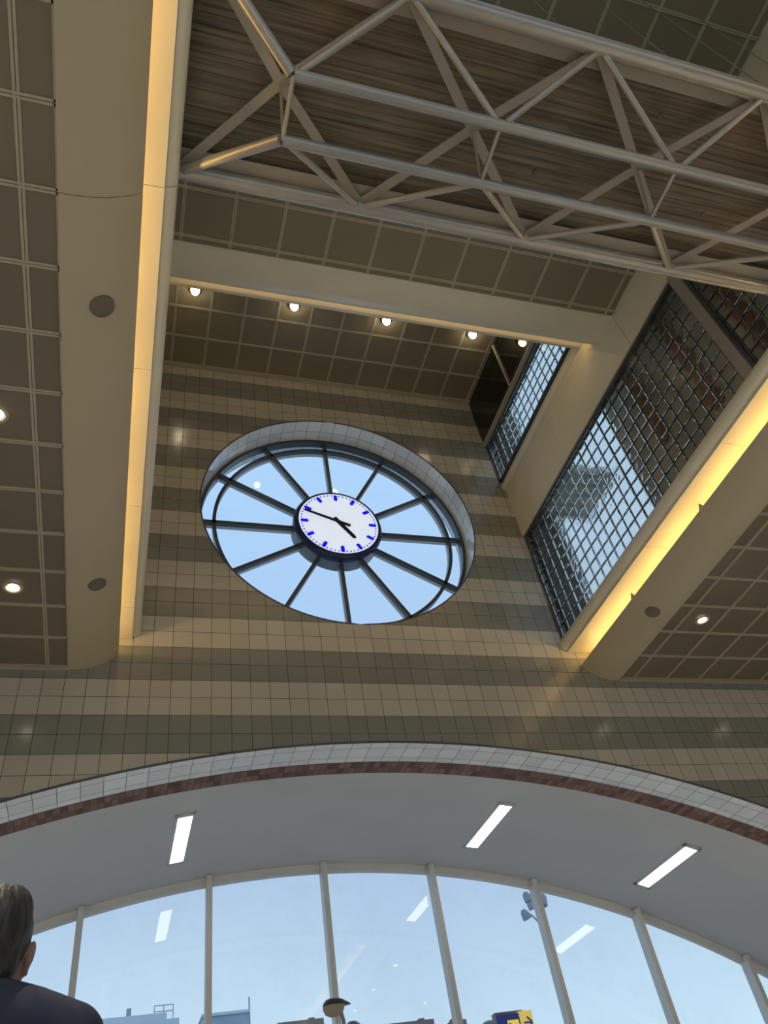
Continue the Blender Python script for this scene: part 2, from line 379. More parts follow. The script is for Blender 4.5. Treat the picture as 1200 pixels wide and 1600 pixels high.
# ------------------------------------------------------------------ clock
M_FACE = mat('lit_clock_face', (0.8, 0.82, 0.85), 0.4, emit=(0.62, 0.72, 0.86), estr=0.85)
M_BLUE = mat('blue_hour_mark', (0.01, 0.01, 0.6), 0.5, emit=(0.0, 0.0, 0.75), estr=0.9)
M_NAVY = mat('navy_clock_case', (0.012, 0.022, 0.085), 0.3)
M_HAND = mat('dark_clock_hand', (0.012, 0.016, 0.03), 0.4)
ck = thing('wall_clock', 'round station clock with blue hour marks in the middle of the round window', 'clock', (CX, 7.24, CZ))
b = MB(); b.lathe([(0.0, 0.12), (0.60, 0.12), (0.612, 0.09), (0.610, 0.035), (0.580, -0.008), (0.562, -0.016), (0.549, -0.016), (0.548, 0.004), (0.0, 0.004)], axis='y', n=72); b.build('case', M_NAVY, parent=ck, loc=(0, 0, 0))
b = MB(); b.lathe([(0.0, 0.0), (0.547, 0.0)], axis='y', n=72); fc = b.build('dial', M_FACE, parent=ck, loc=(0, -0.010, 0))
for i in range(12):
    a = i * PI / 6; sx_, cx_ = math.sin(a), math.cos(a)
    b = MB(); pts = []
    for r0, sg in ((0.505, 0), (0.435, PI)):
        for q in range(9):
            th = -PI / 2 + PI * q / 8 + sg; lx = 0.026 * math.sin(th); ly = (r0 + 0.0) + 0.020 * math.cos(th)
            pts.append((lx * cx_ + ly * sx_, -0.004, -lx * sx_ + ly * cx_))
    back = [(p[0], 0.0, p[2]) for p in pts]
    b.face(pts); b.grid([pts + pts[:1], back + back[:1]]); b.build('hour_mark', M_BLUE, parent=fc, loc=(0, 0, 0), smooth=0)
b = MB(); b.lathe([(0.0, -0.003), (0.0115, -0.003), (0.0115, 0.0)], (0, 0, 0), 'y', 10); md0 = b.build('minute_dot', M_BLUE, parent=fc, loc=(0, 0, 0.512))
for i in range(2, 60):
    if i % 5 == 0: continue
    a = i * PI / 30; c = md0.copy(); C.objects.link(c); c.location = (0.512 * math.sin(a), 0, 0.512 * math.cos(a))
md0.location = (0.512 * math.sin(PI / 30), 0, 0.512 * math.cos(PI / 30))
def hand(name, ang, l, tail, w0, w1, y):
    s_, c_ = math.sin(ang), math.cos(ang); prof = [(-w0 / 2, -tail), (w0 / 2, -tail), (w1 / 2, l - w1 / 2), (w1 / 4, l), (-w1 / 4, l), (-w1 / 2, l - w1 / 2)]
    P = lambda x, z, yy: (x * c_ + z * s_, yy, -x * s_ + z * c_)
    b = MB(); fr_ = [P(x, z, y - 0.006) for x, z in prof]; bk = [P(x, z, y) for x, z in prof]
    b.face(fr_); b.face(list(reversed(bk))); b.grid([fr_ + fr_[:1], bk + bk[:1]]); return b.build(name, M_HAND, parent=ck, loc=(0, 0, 0), smooth=0)
hand('hour_hand', 2 * PI * (4 + 49 / 60) / 12, 0.335, 0.10, 0.064, 0.056, -0.020)
hand('minute_hand', 2 * PI * 48.6 / 60, 0.50, 0.16, 0.050, 0.036, -0.032)
b = MB(); b.lathe([(0, -0.044), (0.02, -0.044), (0.02, 0.0)], axis='y', n=20); b.build('pivot', M_HAND, parent=ck, loc=(0, 0, 0))

# ------------------------------------------------------------------ panelled ceilings
def panel_ceiling(name, x0, x1, y0, y1, z, jx, jy, mp, mj, label, gap=0.036, edge=0.015, over=0.0):
    """joint strips with dark shadow line, and slightly lowered square panels"""
    jx = sorted(jx); jy = sorted(jy)
    b = MB(); b.box((x0 - over, y0, z + 0.010), (x1 + over, y1, z + 0.06), 0)
    jx = [j for j in jx if x0 + 0.03 < j < x1 - 0.03]; jy = [j for j in jy if y0 + 0.03 < j < y1 - 0.03]
    hw = gap / 2
    for j in jx:
        b.box((j - hw, y0, z + 0.002), (j - 0.0025, y1, z + 0.012), 1); b.box((j + 0.0025, y0, z + 0.002), (j + hw, y1, z + 0.012), 1); b.box((j - 0.0025, y0, z + 0.009), (j + 0.0025, y1, z + 0.012), 2)
    for j in jy:
        b.box((x0, j - hw, z), (x1, j - 0.0025, z + 0.012), 1); b.box((x0, j + 0.0025, z), (x1, j + hw, z + 0.012), 1); b.box((x0, j - 0.0025, z + 0.007), (x1, j + 0.0025, z + 0.012), 2)
    b.box((x0, y0, z), (x0 + 0.012, y1, z + 0.012), 1); b.box((x1 - 0.012, y0, z), (x1, y1, z + 0.012), 1)
    return b.build(name, [mp, mj, M_GAP], smooth=0, recalc=False, label=label, cat='ceiling', kind='structure')
JY = [1.205 + 0.48 * k for k in range(-18, 13)]
panel_ceiling('ceiling_left', X0, -0.645, YB, YW - 0.03, ZC, [-0.838 - 0.48 * k for k in range(9)], JY, M_PANEL, M_JOINT, 'low left ceiling of dark square metal panels')
panel_ceiling('ceiling_right', mir(-0.645), X1, YB, YW - 0.03, ZC, [mir(-0.838) + 0.475 * k for k in range(9)], JY, M_PANEL, M_JOINT, 'low right ceiling of dark square metal panels')
panel_ceiling('ceiling_middle', XL, XR, -0.85, 3.84, 7.48, [0.07 + 0.483 * k for k in range(11)], [3.735 - 0.48 * k for k in range(23)], M_OPANEL, M_OJOINT, 'olive panelled ceiling above the pipe truss', gap=0.03)
panel_ceiling('ceiling_upper', XL, XR, 4.50, YW - 0.02, 9.88, [0.113 + 0.473 * k for k in range(11)], [6.945 - 0.48 * k for k in range(6)], M_OPANEL, M_OJOINT, 'highest panelled ceiling over the clock wall', gap=0.03, over=0.12)
for z_, xa, xb, nm in ((ZC, X0, -0.645, 1), (ZC, mir(-0.645), X1, 2), (9.88, XL, XR, 3)):
    b = MB(); b.box((xa, YW - 0.05, z_ - 0.025), (xb, YW - 0.001, z_ + 0.02)); b.build('trim_%d' % nm, M_JOINT, smooth=0, label=['edge strip of the left ceiling along the tiled wall', 'edge strip of the right ceiling along the tiled wall', 'edge strip of the highest ceiling along the tiled wall'][nm - 1], cat='trim', kind='structure')

# ------------------------------------------------------------------ long beams with lips and light coves beside the void
def arc2(cx, cz, r, a0, a1, n=8): return [(cx + r * math.cos(math.radians(a0 + (a1 - a0) * i / n)), cz + r * math.sin(math.radians(a0 + (a1 - a0) * i / n))) for i in range(n + 1)]
under = [(-0.645, 4.566), (-0.60, 4.566), (-0.53, 4.571), (-0.46, 4.586), (-0.39, 4.612), (-0.32, 4.652), (-0.25, 4.706), (-0.195, 4.765)]
beamprof = under + [(-0.20, 4.775), (-0.27, 4.74), (-0.40, 4.72), (-0.62, 4.72), (-0.645, 4.72)]
soffit_in = [(-0.076, 4.955), (-0.60, 4.955), (-0.60, 5.0), (-0.076, 5.0)]
bull = arc2(-0.073, 5.058, 0.075, -90, 90, 10)
SEAM = [YB] + [2.19 - 1.43 * k for k in range(6, 0, -1)] + [2.19, 3.58, 5.03, 6.47, YW - 0.001]
for side, fx, tag_ in ((1, lambda x: x, 'left'), (2, mir, 'right')):
    b = MB(); b.sweep([(fx(x), z) for x, z in beamprof], 'y', YB, 2.158, cuts=1); b.sweep([(fx(x), z) for x, z in beamprof], 'y', 2.162, YW - 0.001, cuts=1)
    b.build('beam_%s' % tag_, M_BEIGE, smooth=40, label='beige boxed beam with curved underside along the %s ceiling edge' % tag_, cat='beam', kind='structure')
    b = MB()
    for a, c in zip(SEAM[:-1], SEAM[1:]): b.sweep([(fx(x), z) for x, z in soffit_in], 'y', a + 0.002, c - 0.002)
    b.box((fx(-0.65), YB, 4.72), (fx(-0.60), YW, 5.05))
    b.build('trim_%d' % (3 + side), M_CREAM, smooth=0, label='cream cove soffit glowing with warm light above the %s beam' % tag_, cat='trim', kind='structure')
    b = MB()
    for a, c in ((YB, 2.188), (2.192, 7.0 - 0.001)): b.sweep([(fx(x), z) for x, z in bull], 'y', a, c)
    b.build('trim_%d' % (5 + side), M_CREAM, smooth=40, label='rounded cream nosing at the foot of the %s side of the void' % tag_, cat='trim', kind='structure')

# hidden warm tubes lying in the coves
tube0 = None
for side, fx, tag_ in ((1, lambda x: x, 'left'), (2, mir, 'right')):
    y = YW - 0.06 - 1.25 - 1.27 * 10
    while y + 1.2 < YW:
        loc = (fx(-0.42), y, 4.79)
        lab = 'warm fluorescent tube lying hidden in the %s light cove' % tag_
        if tube0 is None:
            tube0 = thing('fluorescent_tube', lab, 'lamp', loc, group='cove tubes in the left light cove')
            q = MB(); q.tube([(0, 0.02, 0.0), (0, 1.23, 0.0)], 0.016, 10); q.build('tube', M_COVE, parent=tube0, loc=(0, 0, 0))
            q = MB(); q.box((-0.03, 0.0, -0.062), (0.03, 1.25, -0.022)); q.build('batten', M_LTMETAL, parent=tube0, loc=(0, 0, 0))
        else: dup(tube0, loc, lab, group='cove tubes in the %s light cove' % tag_)
        y += 1.27
# little triangular tube brackets that peep over the right lip
for y_, wh in ((5.70, 'nearer the tiled wall'), (4.28, 'farther from the tiled wall')):
    b = MB(); x_ = mir(-0.205)
    p = [(x_ + 0.02, y_ - 0.055, 4.77), (x_ + 0.02, y_ + 0.055, 4.77), (x_ + 0.02, y_, 4.865)]; q = [(a + 0.012, bb, c) for a, bb, c in p]
    b.face(p); b.face(list(reversed(q))); b.grid([p + p[:1], q + q[:1]])
    b.build('lamp_bracket', M_BEIGE, smooth=0, label='small triangular bracket poking over the right beam lip, %s' % wh, cat='bracket', group='brackets on the right beam lip')

# ------------------------------------------------------------------ side walls of the tall void
ZG0, ZG1 = 5.14, 6.86
def glass_panel(parent, fx, y0, y1, z0, z1, ny, nz_, xg=5.03):
    dy = (y1 - y0) / ny; dz = (z1 - z0) / nz_; g = 0.005
    b = MB(); mo = MB()
    for i in range(ny):
        for j in range(nz_):
            a0, a1 = y0 + i * dy + g, y0 + (i + 1) * dy - g; c0, c1 = z0 + j * dz + g, z0 + (j + 1) * dz - g
            ch = 0.004; ring = []
            for x, q in ((xg, ch), (xg + 0.003, 0.0015), (xg + 0.008, 0), (xg + 0.030, 0), (xg + 0.034, 0.0015), (xg + 0.038, ch)):
                ring.append([(fx(x), a0 + q, c0 + q), (fx(x), a1 - q, c0 + q), (fx(x), a1 - q, c1 - q), (fx(x), a0 + q, c1 - q)])
            b.grid(ring, 0, close=True); b.face(ring[0]); b.face(list(reversed(ring[-1])))
    for i in range(ny + 1): mo.box((fx(xg + 0.012), y0 + i * dy - g, z0), (fx(xg + 0.026), y0 + i * dy + g, z1))
    for j in range(nz_ + 1): mo.box((fx(xg + 0.012), y0, z0 + j * dz - g), (fx(xg + 0.026), y1, z0 + j * dz + g))
    b.build('glass_blocks', M_GBLOCK, parent=parent, loc=(0, 0, 0), smooth=20)
    mo.build('mortar_grid', M_MORTAR, parent=parent, loc=(0, 0, 0), smooth=0, recalc=False)
    fr = MB(); xx = (fx(xg - 0.012), fx(xg + 0.09))
    for A, B in (((xx[0], y0 - 0.03, z0 - 0.035), (xx[1], y1 + 0.03, z0 - 0.006)), ((xx[0], y0 - 0.03, z1 + 0.006), (xx[1], y1 + 0.03, z1 + 0.03)),
                 ((xx[0], y0 - 0.03, z0 - 0.035), (xx[1], y0 - 0.006, z1 + 0.03)), ((xx[0], y1 + 0.006, z0 - 0.035), (xx[1], y1 + 0.03, z1 + 0.03))): fr.box(A, B)
    fr.build('frame', M_DARKMETAL, parent=parent, loc=(0, 0, 0), smooth=0)

idm = lambda x: x
mirw = lambda x: 4.96 - x
for fx, tag_, nwin in ((idm, 'right', 3),):
    X = fx(5.0)
    b = MB()
    # sill strip, band, upper parts, wall up to the ceilings
    b.box((fx(5.0), YB, 5.06), (fx(5.12), YW, ZG0 - 0.036))
    for a, c in ((YB, 2.3), (2.304, 3.80), (3.804, 5.55), (5.554, YW)):
        b.box((fx(5.0), a, ZG1 + 0.031), (fx(5.12), c, 7.80))
    b.box((fx(5.02), 4.38, 7.80), (fx(5.12), YW, 8.0)); b.box((fx(5.06), YB, 7.8), (fx(5.12), 4.53, 10.0))
    b.box((fx(5.0), YB, ZG0 - 0.036), (fx(5.12), -1.12, ZG1 + 0.031))
    b.build('wall_%s' % tag_, M_CREAM, smooth=0, label='cream %s wall of the tall void around the glass block panels' % tag_, cat='wall', kind='structure')
    b = MB(); prof = [(fx(5.04), 7.80)] + [(fx(5.035 - 0.085 * math.sin(math.radians(a)) if 0 < a < 180 else 5.035), 7.89 - 0.085 * math.cos(math.radians(a))) for a in range(0, 181, 18)] + [(fx(5.04), 7.98)]
    b.sweep(prof, 'y', 4.45, YW - 0.001); b.build('trim_%d' % (8 if tag_ == 'right' else 9), M_CREAM, label='rounded ledge under the upper glass blocks on the %s' % tag_, cat='trim', kind='structure')
    col = MB(); col.box((fx(4.985), 2.865, ZG0 - 0.036), (fx(5.10), 2.985, ZG1 + 0.031)); col.build('column_%s' % tag_, M_BRACE, smooth=0, label='flat grey steel post between glass block panels on the %s wall' % tag_, cat='post', kind='structure')
    g1 = thing('window_%d' % nwin, 'large glass block panel below the cream band on the %s wall, from the tiled wall to the post' % tag_, 'window', (0, 0, 0), kind='structure')
    glass_panel(g1, fx, 3.02, 6.96, ZG0, ZG1, 24, 10)
    g2 = thing('window_%d' % (nwin + 1), 'glass block panel on the %s wall past the post, partly behind the truss' % tag_, 'window', (0, 0, 0), kind='structure')
    glass_panel(g2, fx, -1.08, 2.83, ZG0, ZG1, 24, 10)
    g3 = thing('window_%d' % (nwin + 2), 'narrow glass block strip under the dark glazing high on the %s wall' % tag_, 'window', (0, 0, 0), kind='structure')
    glass_panel(g3, fx, 4.56, 6.96, 8.02, 8.765, 15, 5, xg=4.957)
    dk = thing('window_%d' % (8 + nwin), 'dark glossy glazing just below the highest ceiling on the %s wall' % tag_, 'window', (0, 0, 0), kind='structure')
    b = MB(); b.box((fx(4.90), 4.48, 8.84), (fx(4.92), YW, 9.875)); b.build('pane', M_BLACKGLASS, parent=dk, loc=(0, 0, 0), smooth=0)
    b = MB(); b.box((fx(4.875), 5.82, 8.84), (fx(4.905), 5.86, 9.875)); b.build('mullion', M_JOINT, parent=dk, loc=(0, 0, 0), smooth=0)
    b = MB(); b.box((fx(4.885), 4.48, 8.80), (fx(4.99), YW, 8.84)); b.build('sill_bar', M_JOINT, parent=dk, loc=(0, 0, 0), smooth=0)

b = MB()
for z0_, z1_ in ((5.06, 6.46), (6.464, 7.862), (7.866, 10.0)):
    for a, c in ((YB, 2.3), (2.304, 3.80), (3.804, 5.55), (5.554, YW)): b.box((-0.16, a, z0_), (XL, c, z1_))
b.build('wall_left', M_CREAM, smooth=0, label='plain cream left wall of the tall void', cat='wall', kind='structure')

# ------------------------------------------------------------------ cross beam at the edge of the olive ceiling, with its own cove
cb_ = [(3.84, 7.47), (3.88, 7.455), (3.94, 7.437), (4.01, 7.43), (4.08, 7.44), (4.15, 7.47), (4.22, 7.525), (4.27, 7.585), (4.265, 7.60), (4.20, 7.56), (4.10, 7.52), (3.90, 7.52), (3.84, 7.52)]
b = MB(); b.sweep(cb_, 'x', XL, XR); b.build('beam_cross', M_CREAM, smooth=40, label='rounded cream cross beam at the edge of the olive ceiling', cat='beam', kind='structure')
b = MB(); b.box((XL, 3.84, 7.78), (XR, 4.435, 7.83)); b.box((XL, 3.80, 7.47), (XR, 3.85, 7.83))
b.build('trim_10', M_CREAM, smooth=0, label='warm lit cove soffit behind the cross beam', cat='trim', kind='structure')
b = MB(); b.sweep([(4.435, 7.78)] + [(4.435 + 0.072 * math.cos(math.radians(a)), 7.855 + 0.075 * math.sin(math.radians(a))) for a in range(-90, 91, 18)], 'x', XL, XR)
b.build('trim_11', M_CREAM, label='thin rounded nosing behind the cross beam cove', cat='trim', kind='structure')
b = MB(); b.box((XL - 0.1, 4.40, 7.83), (XR + 0.1, 4.47, 10.0)); b.build('wall_void', M_BEIGE, smooth=0, label='inner wall of the high shaft above the cross beam', cat='wall', kind='structure')
x_ = XL + 0.08
while x_ + 1.25 < XR:
    tb = dup(tube0, (x_, 4.19, 7.71), 'warm fluorescent tube lying hidden in the cross beam cove', rot=(0, 0, -PI / 2), group='cove tubes behind the cross beam'); x_ += 1.235
    for c in tb.children:
        if c.name.startswith('tube'): c.data = c.data.copy(); c.data.materials[0] = M_COVE2

# ------------------------------------------------------------------ hall shell behind and beside the camera
b = MB(); b.box((X0 - 0.2, YB, -H), (X0, 10.5, 5.0)); b.build('wall_west', M_BEIGE, smooth=0, label='beige far left wall of the hall', cat='wall', kind='structure')
b = MB(); b.box((X1, YB, -H), (X1 + 0.2, 10.5, 5.0)); b.build('wall_east', M_BEIGE, smooth=0, label='beige far right wall of the hall', cat='wall', kind='structure')
b = MB(); b.box((X0 - 0.2, YB - 0.2, -H), (X0 + 1.5, YB, 5.0)); b.box((X1 - 1.5, YB - 0.2, -H), (X1 + 0.2, YB, 5.0)); b.box((X0, YB - 0.2, 3.9), (X1, YB, 8.0))
b.build('wall_back', M_BEIGE, smooth=0, label='beige wall behind the viewer around the added glazing', cat='wall', kind='structure')
ge = thing('window_17', 'glazing added unseen behind the viewer for daylight', 'window', (0, YB - 0.1, -H), kind='structure')  # unseen glazing, added so daylight enters from the back of the hall
xe = [X0 + 1.5 + (X1 - X0 - 3.0) * i / 8 for i in range(9)]
for x_ in xe: q = MB(); q.box((x_ - 0.04, -0.06, 0), (x_ + 0.04, 0.06, 3.9 + H)); q.build('mullion', M_WHITE, parent=ge, loc=(0, 0, 0), smooth=0)
for a, c in zip(xe[:-1], xe[1:]): q = MB(); q.face([(a, 0, 0), (c, 0, 0), (c, 0, 3.9 + H), (a, 0, 3.9 + H)]); q.build('pane', M_GLASS, parent=ge, loc=(0, 0, 0), smooth=0)
# roof glazing added behind the viewer to let daylight into the void
rl = thing('window_18', 'roof glazing added unseen over the void behind the viewer for daylight', 'window', (0, 0, 7.5), kind='structure')
ye = [-0.85 - (YB * -1 - 0.85) * i / 5 for i in range(6)]
for y_ in ye: q = MB(); q.box((XL - 0.1, y_ - 0.05, -0.04), (XR + 0.1, y_ + 0.05, 0.08)); q.build('glazing_bar', M_WHITE, parent=rl, loc=(0, 0, 0), smooth=0)
for a, c in zip(ye[:-1], ye[1:]): q = MB(); q.face([(XL, a, 0.02), (XR, a, 0.02), (XR, c, 0.02), (XL, c, 0.02)]); q.build('pane', M_GLASS, parent=rl, loc=(0, 0, 0), smooth=0)
# neighbouring brick wall seen dimly through the glass blocks
M_RBRICK = mat('orange_brown_brick', (0.30, 0.15, 0.08), 0.8, noise=0.35, nscale=3)
M_SHADEBOX = mat('dark_shade_tone', (0.09, 0.09, 0.085), 0.8, noise=0.2, nscale=3)  # shade of the outside corner put into this colour
M_RGREY = mat('grey_brown_render', (0.46, 0.45, 0.40), 0.8, noise=0.3, nscale=1.5)
for sg, nm in ((1, 'right'),):
    fx = idm if sg > 0 else mirw
    b = MB(); b.box((fx(5.55), YB, 5.0), (fx(5.8), 5.10, 9.0), 0)
    for q in range(9):
        yq = -2.0 + 0.80 * q; b.box((fx(5.50), yq, 5.4 + 0.35 * (q % 3)), (fx(5.55), yq + 0.16, 7.4 + 0.2 * (q % 2)), 1)
    b.build('annex_%s' % nm, [M_RGREY, M_RBRICK], smooth=0, label='brown annex wall behind the %s glass blocks' % nm, cat='wall', kind='structure')
    b = MB(); b.box((fx(5.14), 6.94, 5.12), (fx(5.67), 7.62, 9.9)); b.build('shade_box_%s' % nm, [M_SHADEBOX], smooth=0, label='added dark box in a shade tone outside the %s glass blocks against the tiled wall' % nm, cat='shade_box', kind='structure')  # added box; its dark tone stands in for shade beside the tiled wall
    b = MB(); b.box((fx(5.14), 6.05, 7.3), (fx(6.2), 7.0, 7.42), 0); b.build('shade_slab_%s' % nm, [M_RGREY], smooth=0, label='added slab shading the corner outside the %s glass blocks by the tiled wall' % nm, cat='shade_slab', kind='structure')  # slab added to cast shade into the corner behind the blocks

# ------------------------------------------------------------------ pipe truss bridge
ZB = 5.20; YB1, YB2 = 2.168, 0.872; ZL = 4.78; YL1, YL2 = 1.330, 1.690
BN = [0.0, 1.207, 2.465, 3.725, 4.96]; LN = [0.57, 1.84, 3.10, 4.38]
tr = thing('roof_truss', 'grey steel pipe truss bridge spanning the void under its weathered deck', 'truss', (0, 0, 0))
def pipe(name, pts, r, m=M_PIPE, n=20): b = MB(); b.tube(pts, r, n); return b.build(name, m, parent=tr, loc=(0, 0, 0), smooth=60)
pipe('edge_pipe', [(-0.02, YB1, ZB), (4.99, YB1, ZB)], 0.053); pipe('edge_pipe', [(-0.02, YB2, ZB), (4.99, YB2, ZB)], 0.056)
pipe('lower_chord', [(LN[0], YL1, ZL), (LN[-1], YL1, ZL)], 0.035); pipe('lower_chord', [(LN[0], YL2, ZL), (LN[-1], YL2, ZL)], 0.035)
for i, l in enumerate(LN):
    for j, bn in ((i, BN[i]), (i + 1, BN[i + 1])):
        endp = (i == 0 and j == 0) or (i == 3 and j == 4); rr = 0.034 if endp else 0.021
        sg = 1 if bn > l else -1
        pipe('end_tube' if endp else 'diagonal_tube', [(l + sg * 0.01, YL1, ZL), (bn - sg * 0.03, YB2 + 0.03, ZB - 0.03)], rr)
        pipe('end_tube' if endp else 'diagonal_tube', [(l + sg * 0.01, YL2, ZL), (bn - sg * 0.03, YB1 - 0.03, ZB - 0.03)], rr)
    pipe('cross_tube', [(l, YL1, ZL), (l, YL2, ZL)], 0.014)
    cy = (YB1 + YB2) / 2 - 0.01
    pipe('hanger_tube', [(l - 0.02, cy, ZB), (l, YL2 - 0.01, ZL)], 0.009); pipe('hanger_tube', [(l - 0.02, cy, ZB), (l, YL1 + 0.01, ZL)], 0.009)
    for bn in (BN[i], BN[i + 1]):
        for yb in (YB1, YB2):
            dz_ = 0.004 + 0.003 * (yb > 2) + 0.006 * (bn > l)
            b = MB(); b.bar((l - 0.02, cy, ZB + dz_), (bn, yb - (0.02 if yb > 2 else -0.02), ZB + dz_), 0.062, 0.012); b.build('brace_bar', M_BRACE, parent=tr, loc=(0, 0, 0), smooth=0)
for yb, sg in ((YB1, -1), (YB2, 1)):
    b = MB(); b.box((-0.03, yb + sg * 0.03, ZB + 0.045), (4.99, yb + sg * 0.135, ZB + 0.055)); b.build('edge_flange', M_BRACE, parent=tr, loc=(0, 0, 0), smooth=0)
# corrugated deck
prof = []; y = YB2 - 0.02; ph = 0
while y < YB1 + 0.02:
    prof += [(y, ZB + 0.125), (y + 0.055, ZB + 0.125), (y + 0.065, ZB + 0.115), (y + 0.095, ZB + 0.115)]; y += 0.105
b = MB(); rows = [[(xx, a, c) for a, c in prof] for xx in (-0.03, 4.99)]; b.grid(rows); rows = [[(xx, a, c + 0.06) for a, c in prof] for xx in (-0.03, 4.99)]; b.grid(rows)
dk = b.build('deck_sheet', M_DECK, parent=tr, loc=(0, 0, 0), smooth=0, recalc=False)
for i in range(14):
    b = MB(); xx = 0.25 + i * 0.36; yy = YB2 + 0.25 + 0.30 * ((i * 5) % 4) + 0.03 * (i % 3)
    b.lathe([(0, ZB + 0.112), (0.016, ZB + 0.112), (0.02, ZB + 0.122)], (xx, yy, 0), 'z', 10); b.build('bolt', M_GAP, parent=dk, loc=(0, 0, 0))
# thin hanger rods from the olive ceiling to the near edge pipe
for i, xx in enumerate((0.6, 1.4, 2.2, 3.0, 3.75, 4.35)):
    pipe('hanger_rod', [(xx, YB2 - 0.03, ZB + 0.04), (xx, YB2 - 0.03, 7.47)], 0.004, n=8)

# ------------------------------------------------------------------ lamps
# bulbs under the highest ceiling
names = ['leftmost', 'second from the left', 'third from the left', 'rightmost']
b0 = None
for i in range(4):
    loc = (0.345 + 1.378 * i, 5.685, 9.87); lab = 'bright spotlight bulb under the highest ceiling, %s of the four' % names[i]
    if b0 is None:
        b0 = thing('spotlight', lab, 'lamp', loc, group='spotlights under the highest ceiling')
        q = MB(); q.lathe([(0.0, 0.0), (0.075, 0.0), (0.075, -0.02), (0.06, -0.03), (0.045, -0.02)], n=24); q.build('ring', M_CHROME, parent=b0, loc=(0, 0, 0))
        q = MB(); q.lathe([(0.0, -0.112)] + [(0.055 * math.sin(math.radians(a)), -0.057 - 0.055 * math.cos(math.radians(a))) for a in range(15, 151, 15)] + [(0.02, -0.01)], n=20); q.build('bulb', M_BULB, parent=b0, loc=(0, 0, 0))
    else: dup(b0, loc, lab)
# recessed downlights in the low ceilings
d0 = None
dl = []
for k_ in range(-2, 3):
    y_ = 1.925 + 1.92 * k_
    for xx, sd in ((-1.08, 'left'), (mir(-1.08), 'right'), (-3.0, 'left'), (mir(-3.0), 'right')): dl.append((xx, y_, sd))
for xx, y_, sd in dl:
    row = 'by the beam' if abs(xx - 2.48) < 4 else 'in the outer row'
    dist = {5: 'closest to the tiled wall', 3: 'one step back from the tiled wall', 1: 'two steps back from the tiled wall'}.get(int(y_), 'overhead near the viewer' if y_ > -1 else 'behind the viewer')
    lab = 'downlight in the %s ceiling %s, %s' % (sd, row, dist)
    if d0 is None:
        d0 = thing('downlight', lab, 'lamp', (xx, y_, ZC), group='downlights in the low ceilings')
        q = MB(); q.lathe([(0.082, 0.002), (0.082, -0.005), (0.060, -0.007), (0.056, 0.0), (0.050, 0.0)], n=28); q.build('ring', M_JOINT, parent=d0, loc=(0, 0, 0))
        q = MB(); q.lathe([(0.0, -0.004), (0.030, -0.003), (0.050, 0.0)], n=28); q.build('lamp_glass', M_DOWN, parent=d0, loc=(0, 0, 0))
    else: dup(d0, (xx, y_, ZC), lab)
    ld = bpy.data.lights.get('downlight_beam')
    if ld is None:
        ld = bpy.data.lights.new('downlight_beam', 'SPOT'); ld.energy = 340; ld.color = (1.0, 0.88, 0.70); ld.spot_size = math.radians(80); ld.spot_blend = 0.9; ld.shadow_soft_size = 0.05
    lo = bpy.data.objects.new('downlight_beam', ld); C.objects.link(lo); lo.location = (xx, y_, ZC - 0.03 + H)
# round speaker covers on the beams
sp0 = None
def zunder(x):
    for (a, za), (c, zc) in zip(under[:-1], under[1:]):
        if a <= x <= c: return za + (zc - za) * (x - a) / (c - a), math.atan2(zc - za, c - a)
for x_, y_, sd, wh in ((-0.40, 2.88, 'left', 'midway along'), (-0.40, 5.70, 'left', 'near the tiled wall'), (-0.40, 5.70, 'right', 'near the tiled wall'), (-0.40, 0.05, 'left', 'above the viewer'), (-0.40, 2.88, 'right', 'midway along'), (-0.40, 0.05, 'right', 'above the viewer')):
    z_, an = zunder(x_); xx = x_ if sd == 'left' else mir(x_); an = an if sd == 'left' else -an
    lab = 'round brown speaker cover on the %s beam, %s' % (sd, wh)
    if sp0 is None:
        sp0 = thing('ceiling_speaker', lab, 'speaker', (xx, y_, z_), group='speaker covers on the beams', rot=(0, -an, 0))
        q = MB(); q.lathe([(0.0, -0.008), (0.070, -0.008), (0.070, 0.0)], n=36); q.build('grille', M_SPEAK, parent=sp0, loc=(0, 0, 0))
        q = MB(); q.lathe([(0.071, 0.002), (0.071, -0.010), (0.078, -0.009), (0.080, 0.002)], n=36); q.build('rim', M_PANEL, parent=sp0, loc=(0, 0, 0))
    else: dup(sp0, (xx, y_, z_), lab, rot=(0, -an, 0))
# fluorescent fixtures in the vault
f0 = None
for x_, wh in ((0.61, 'leftmost'), (4.33, 'second from the left'), (6.66, 'rightmost of the three')):
    sl = -math.atan((x_ - AX) / math.sqrt(AR * AR - (x_ - AX) ** 2)); loc = (x_, 8.86, arch(x_) - 0.018); lab = 'lit strip light set in the white vault, %s' % wh
    if f0 is None:
        f0 = thing('strip_light', lab, 'lamp', loc, group='strip lights in the vault', rot=(0, -sl, 0))
        q = MB(); q.box((-0.11, -0.66, -0.004), (-0.075, 0.66, 0.01)); q.box((0.075, -0.66, -0.004), (0.11, 0.66, 0.01)); q.box((-0.11, -0.66, -0.004), (0.11, -0.605, 0.01)); q.box((-0.11, 0.605, -0.004), (0.11, 0.66, 0.01))
        q.build('housing', M_PLASTER, parent=f0, loc=(0, 0, 0), smooth=0)
        q = MB(); q.box((-0.075, -0.605, -0.006), (0.075, 0.605, 0.008)); q.build('diffuser', M_FLUO, parent=f0, loc=(0, 0, 0), smooth=0)
    else: dup(f0, loc, lab, rot=(0, -sl, 0))

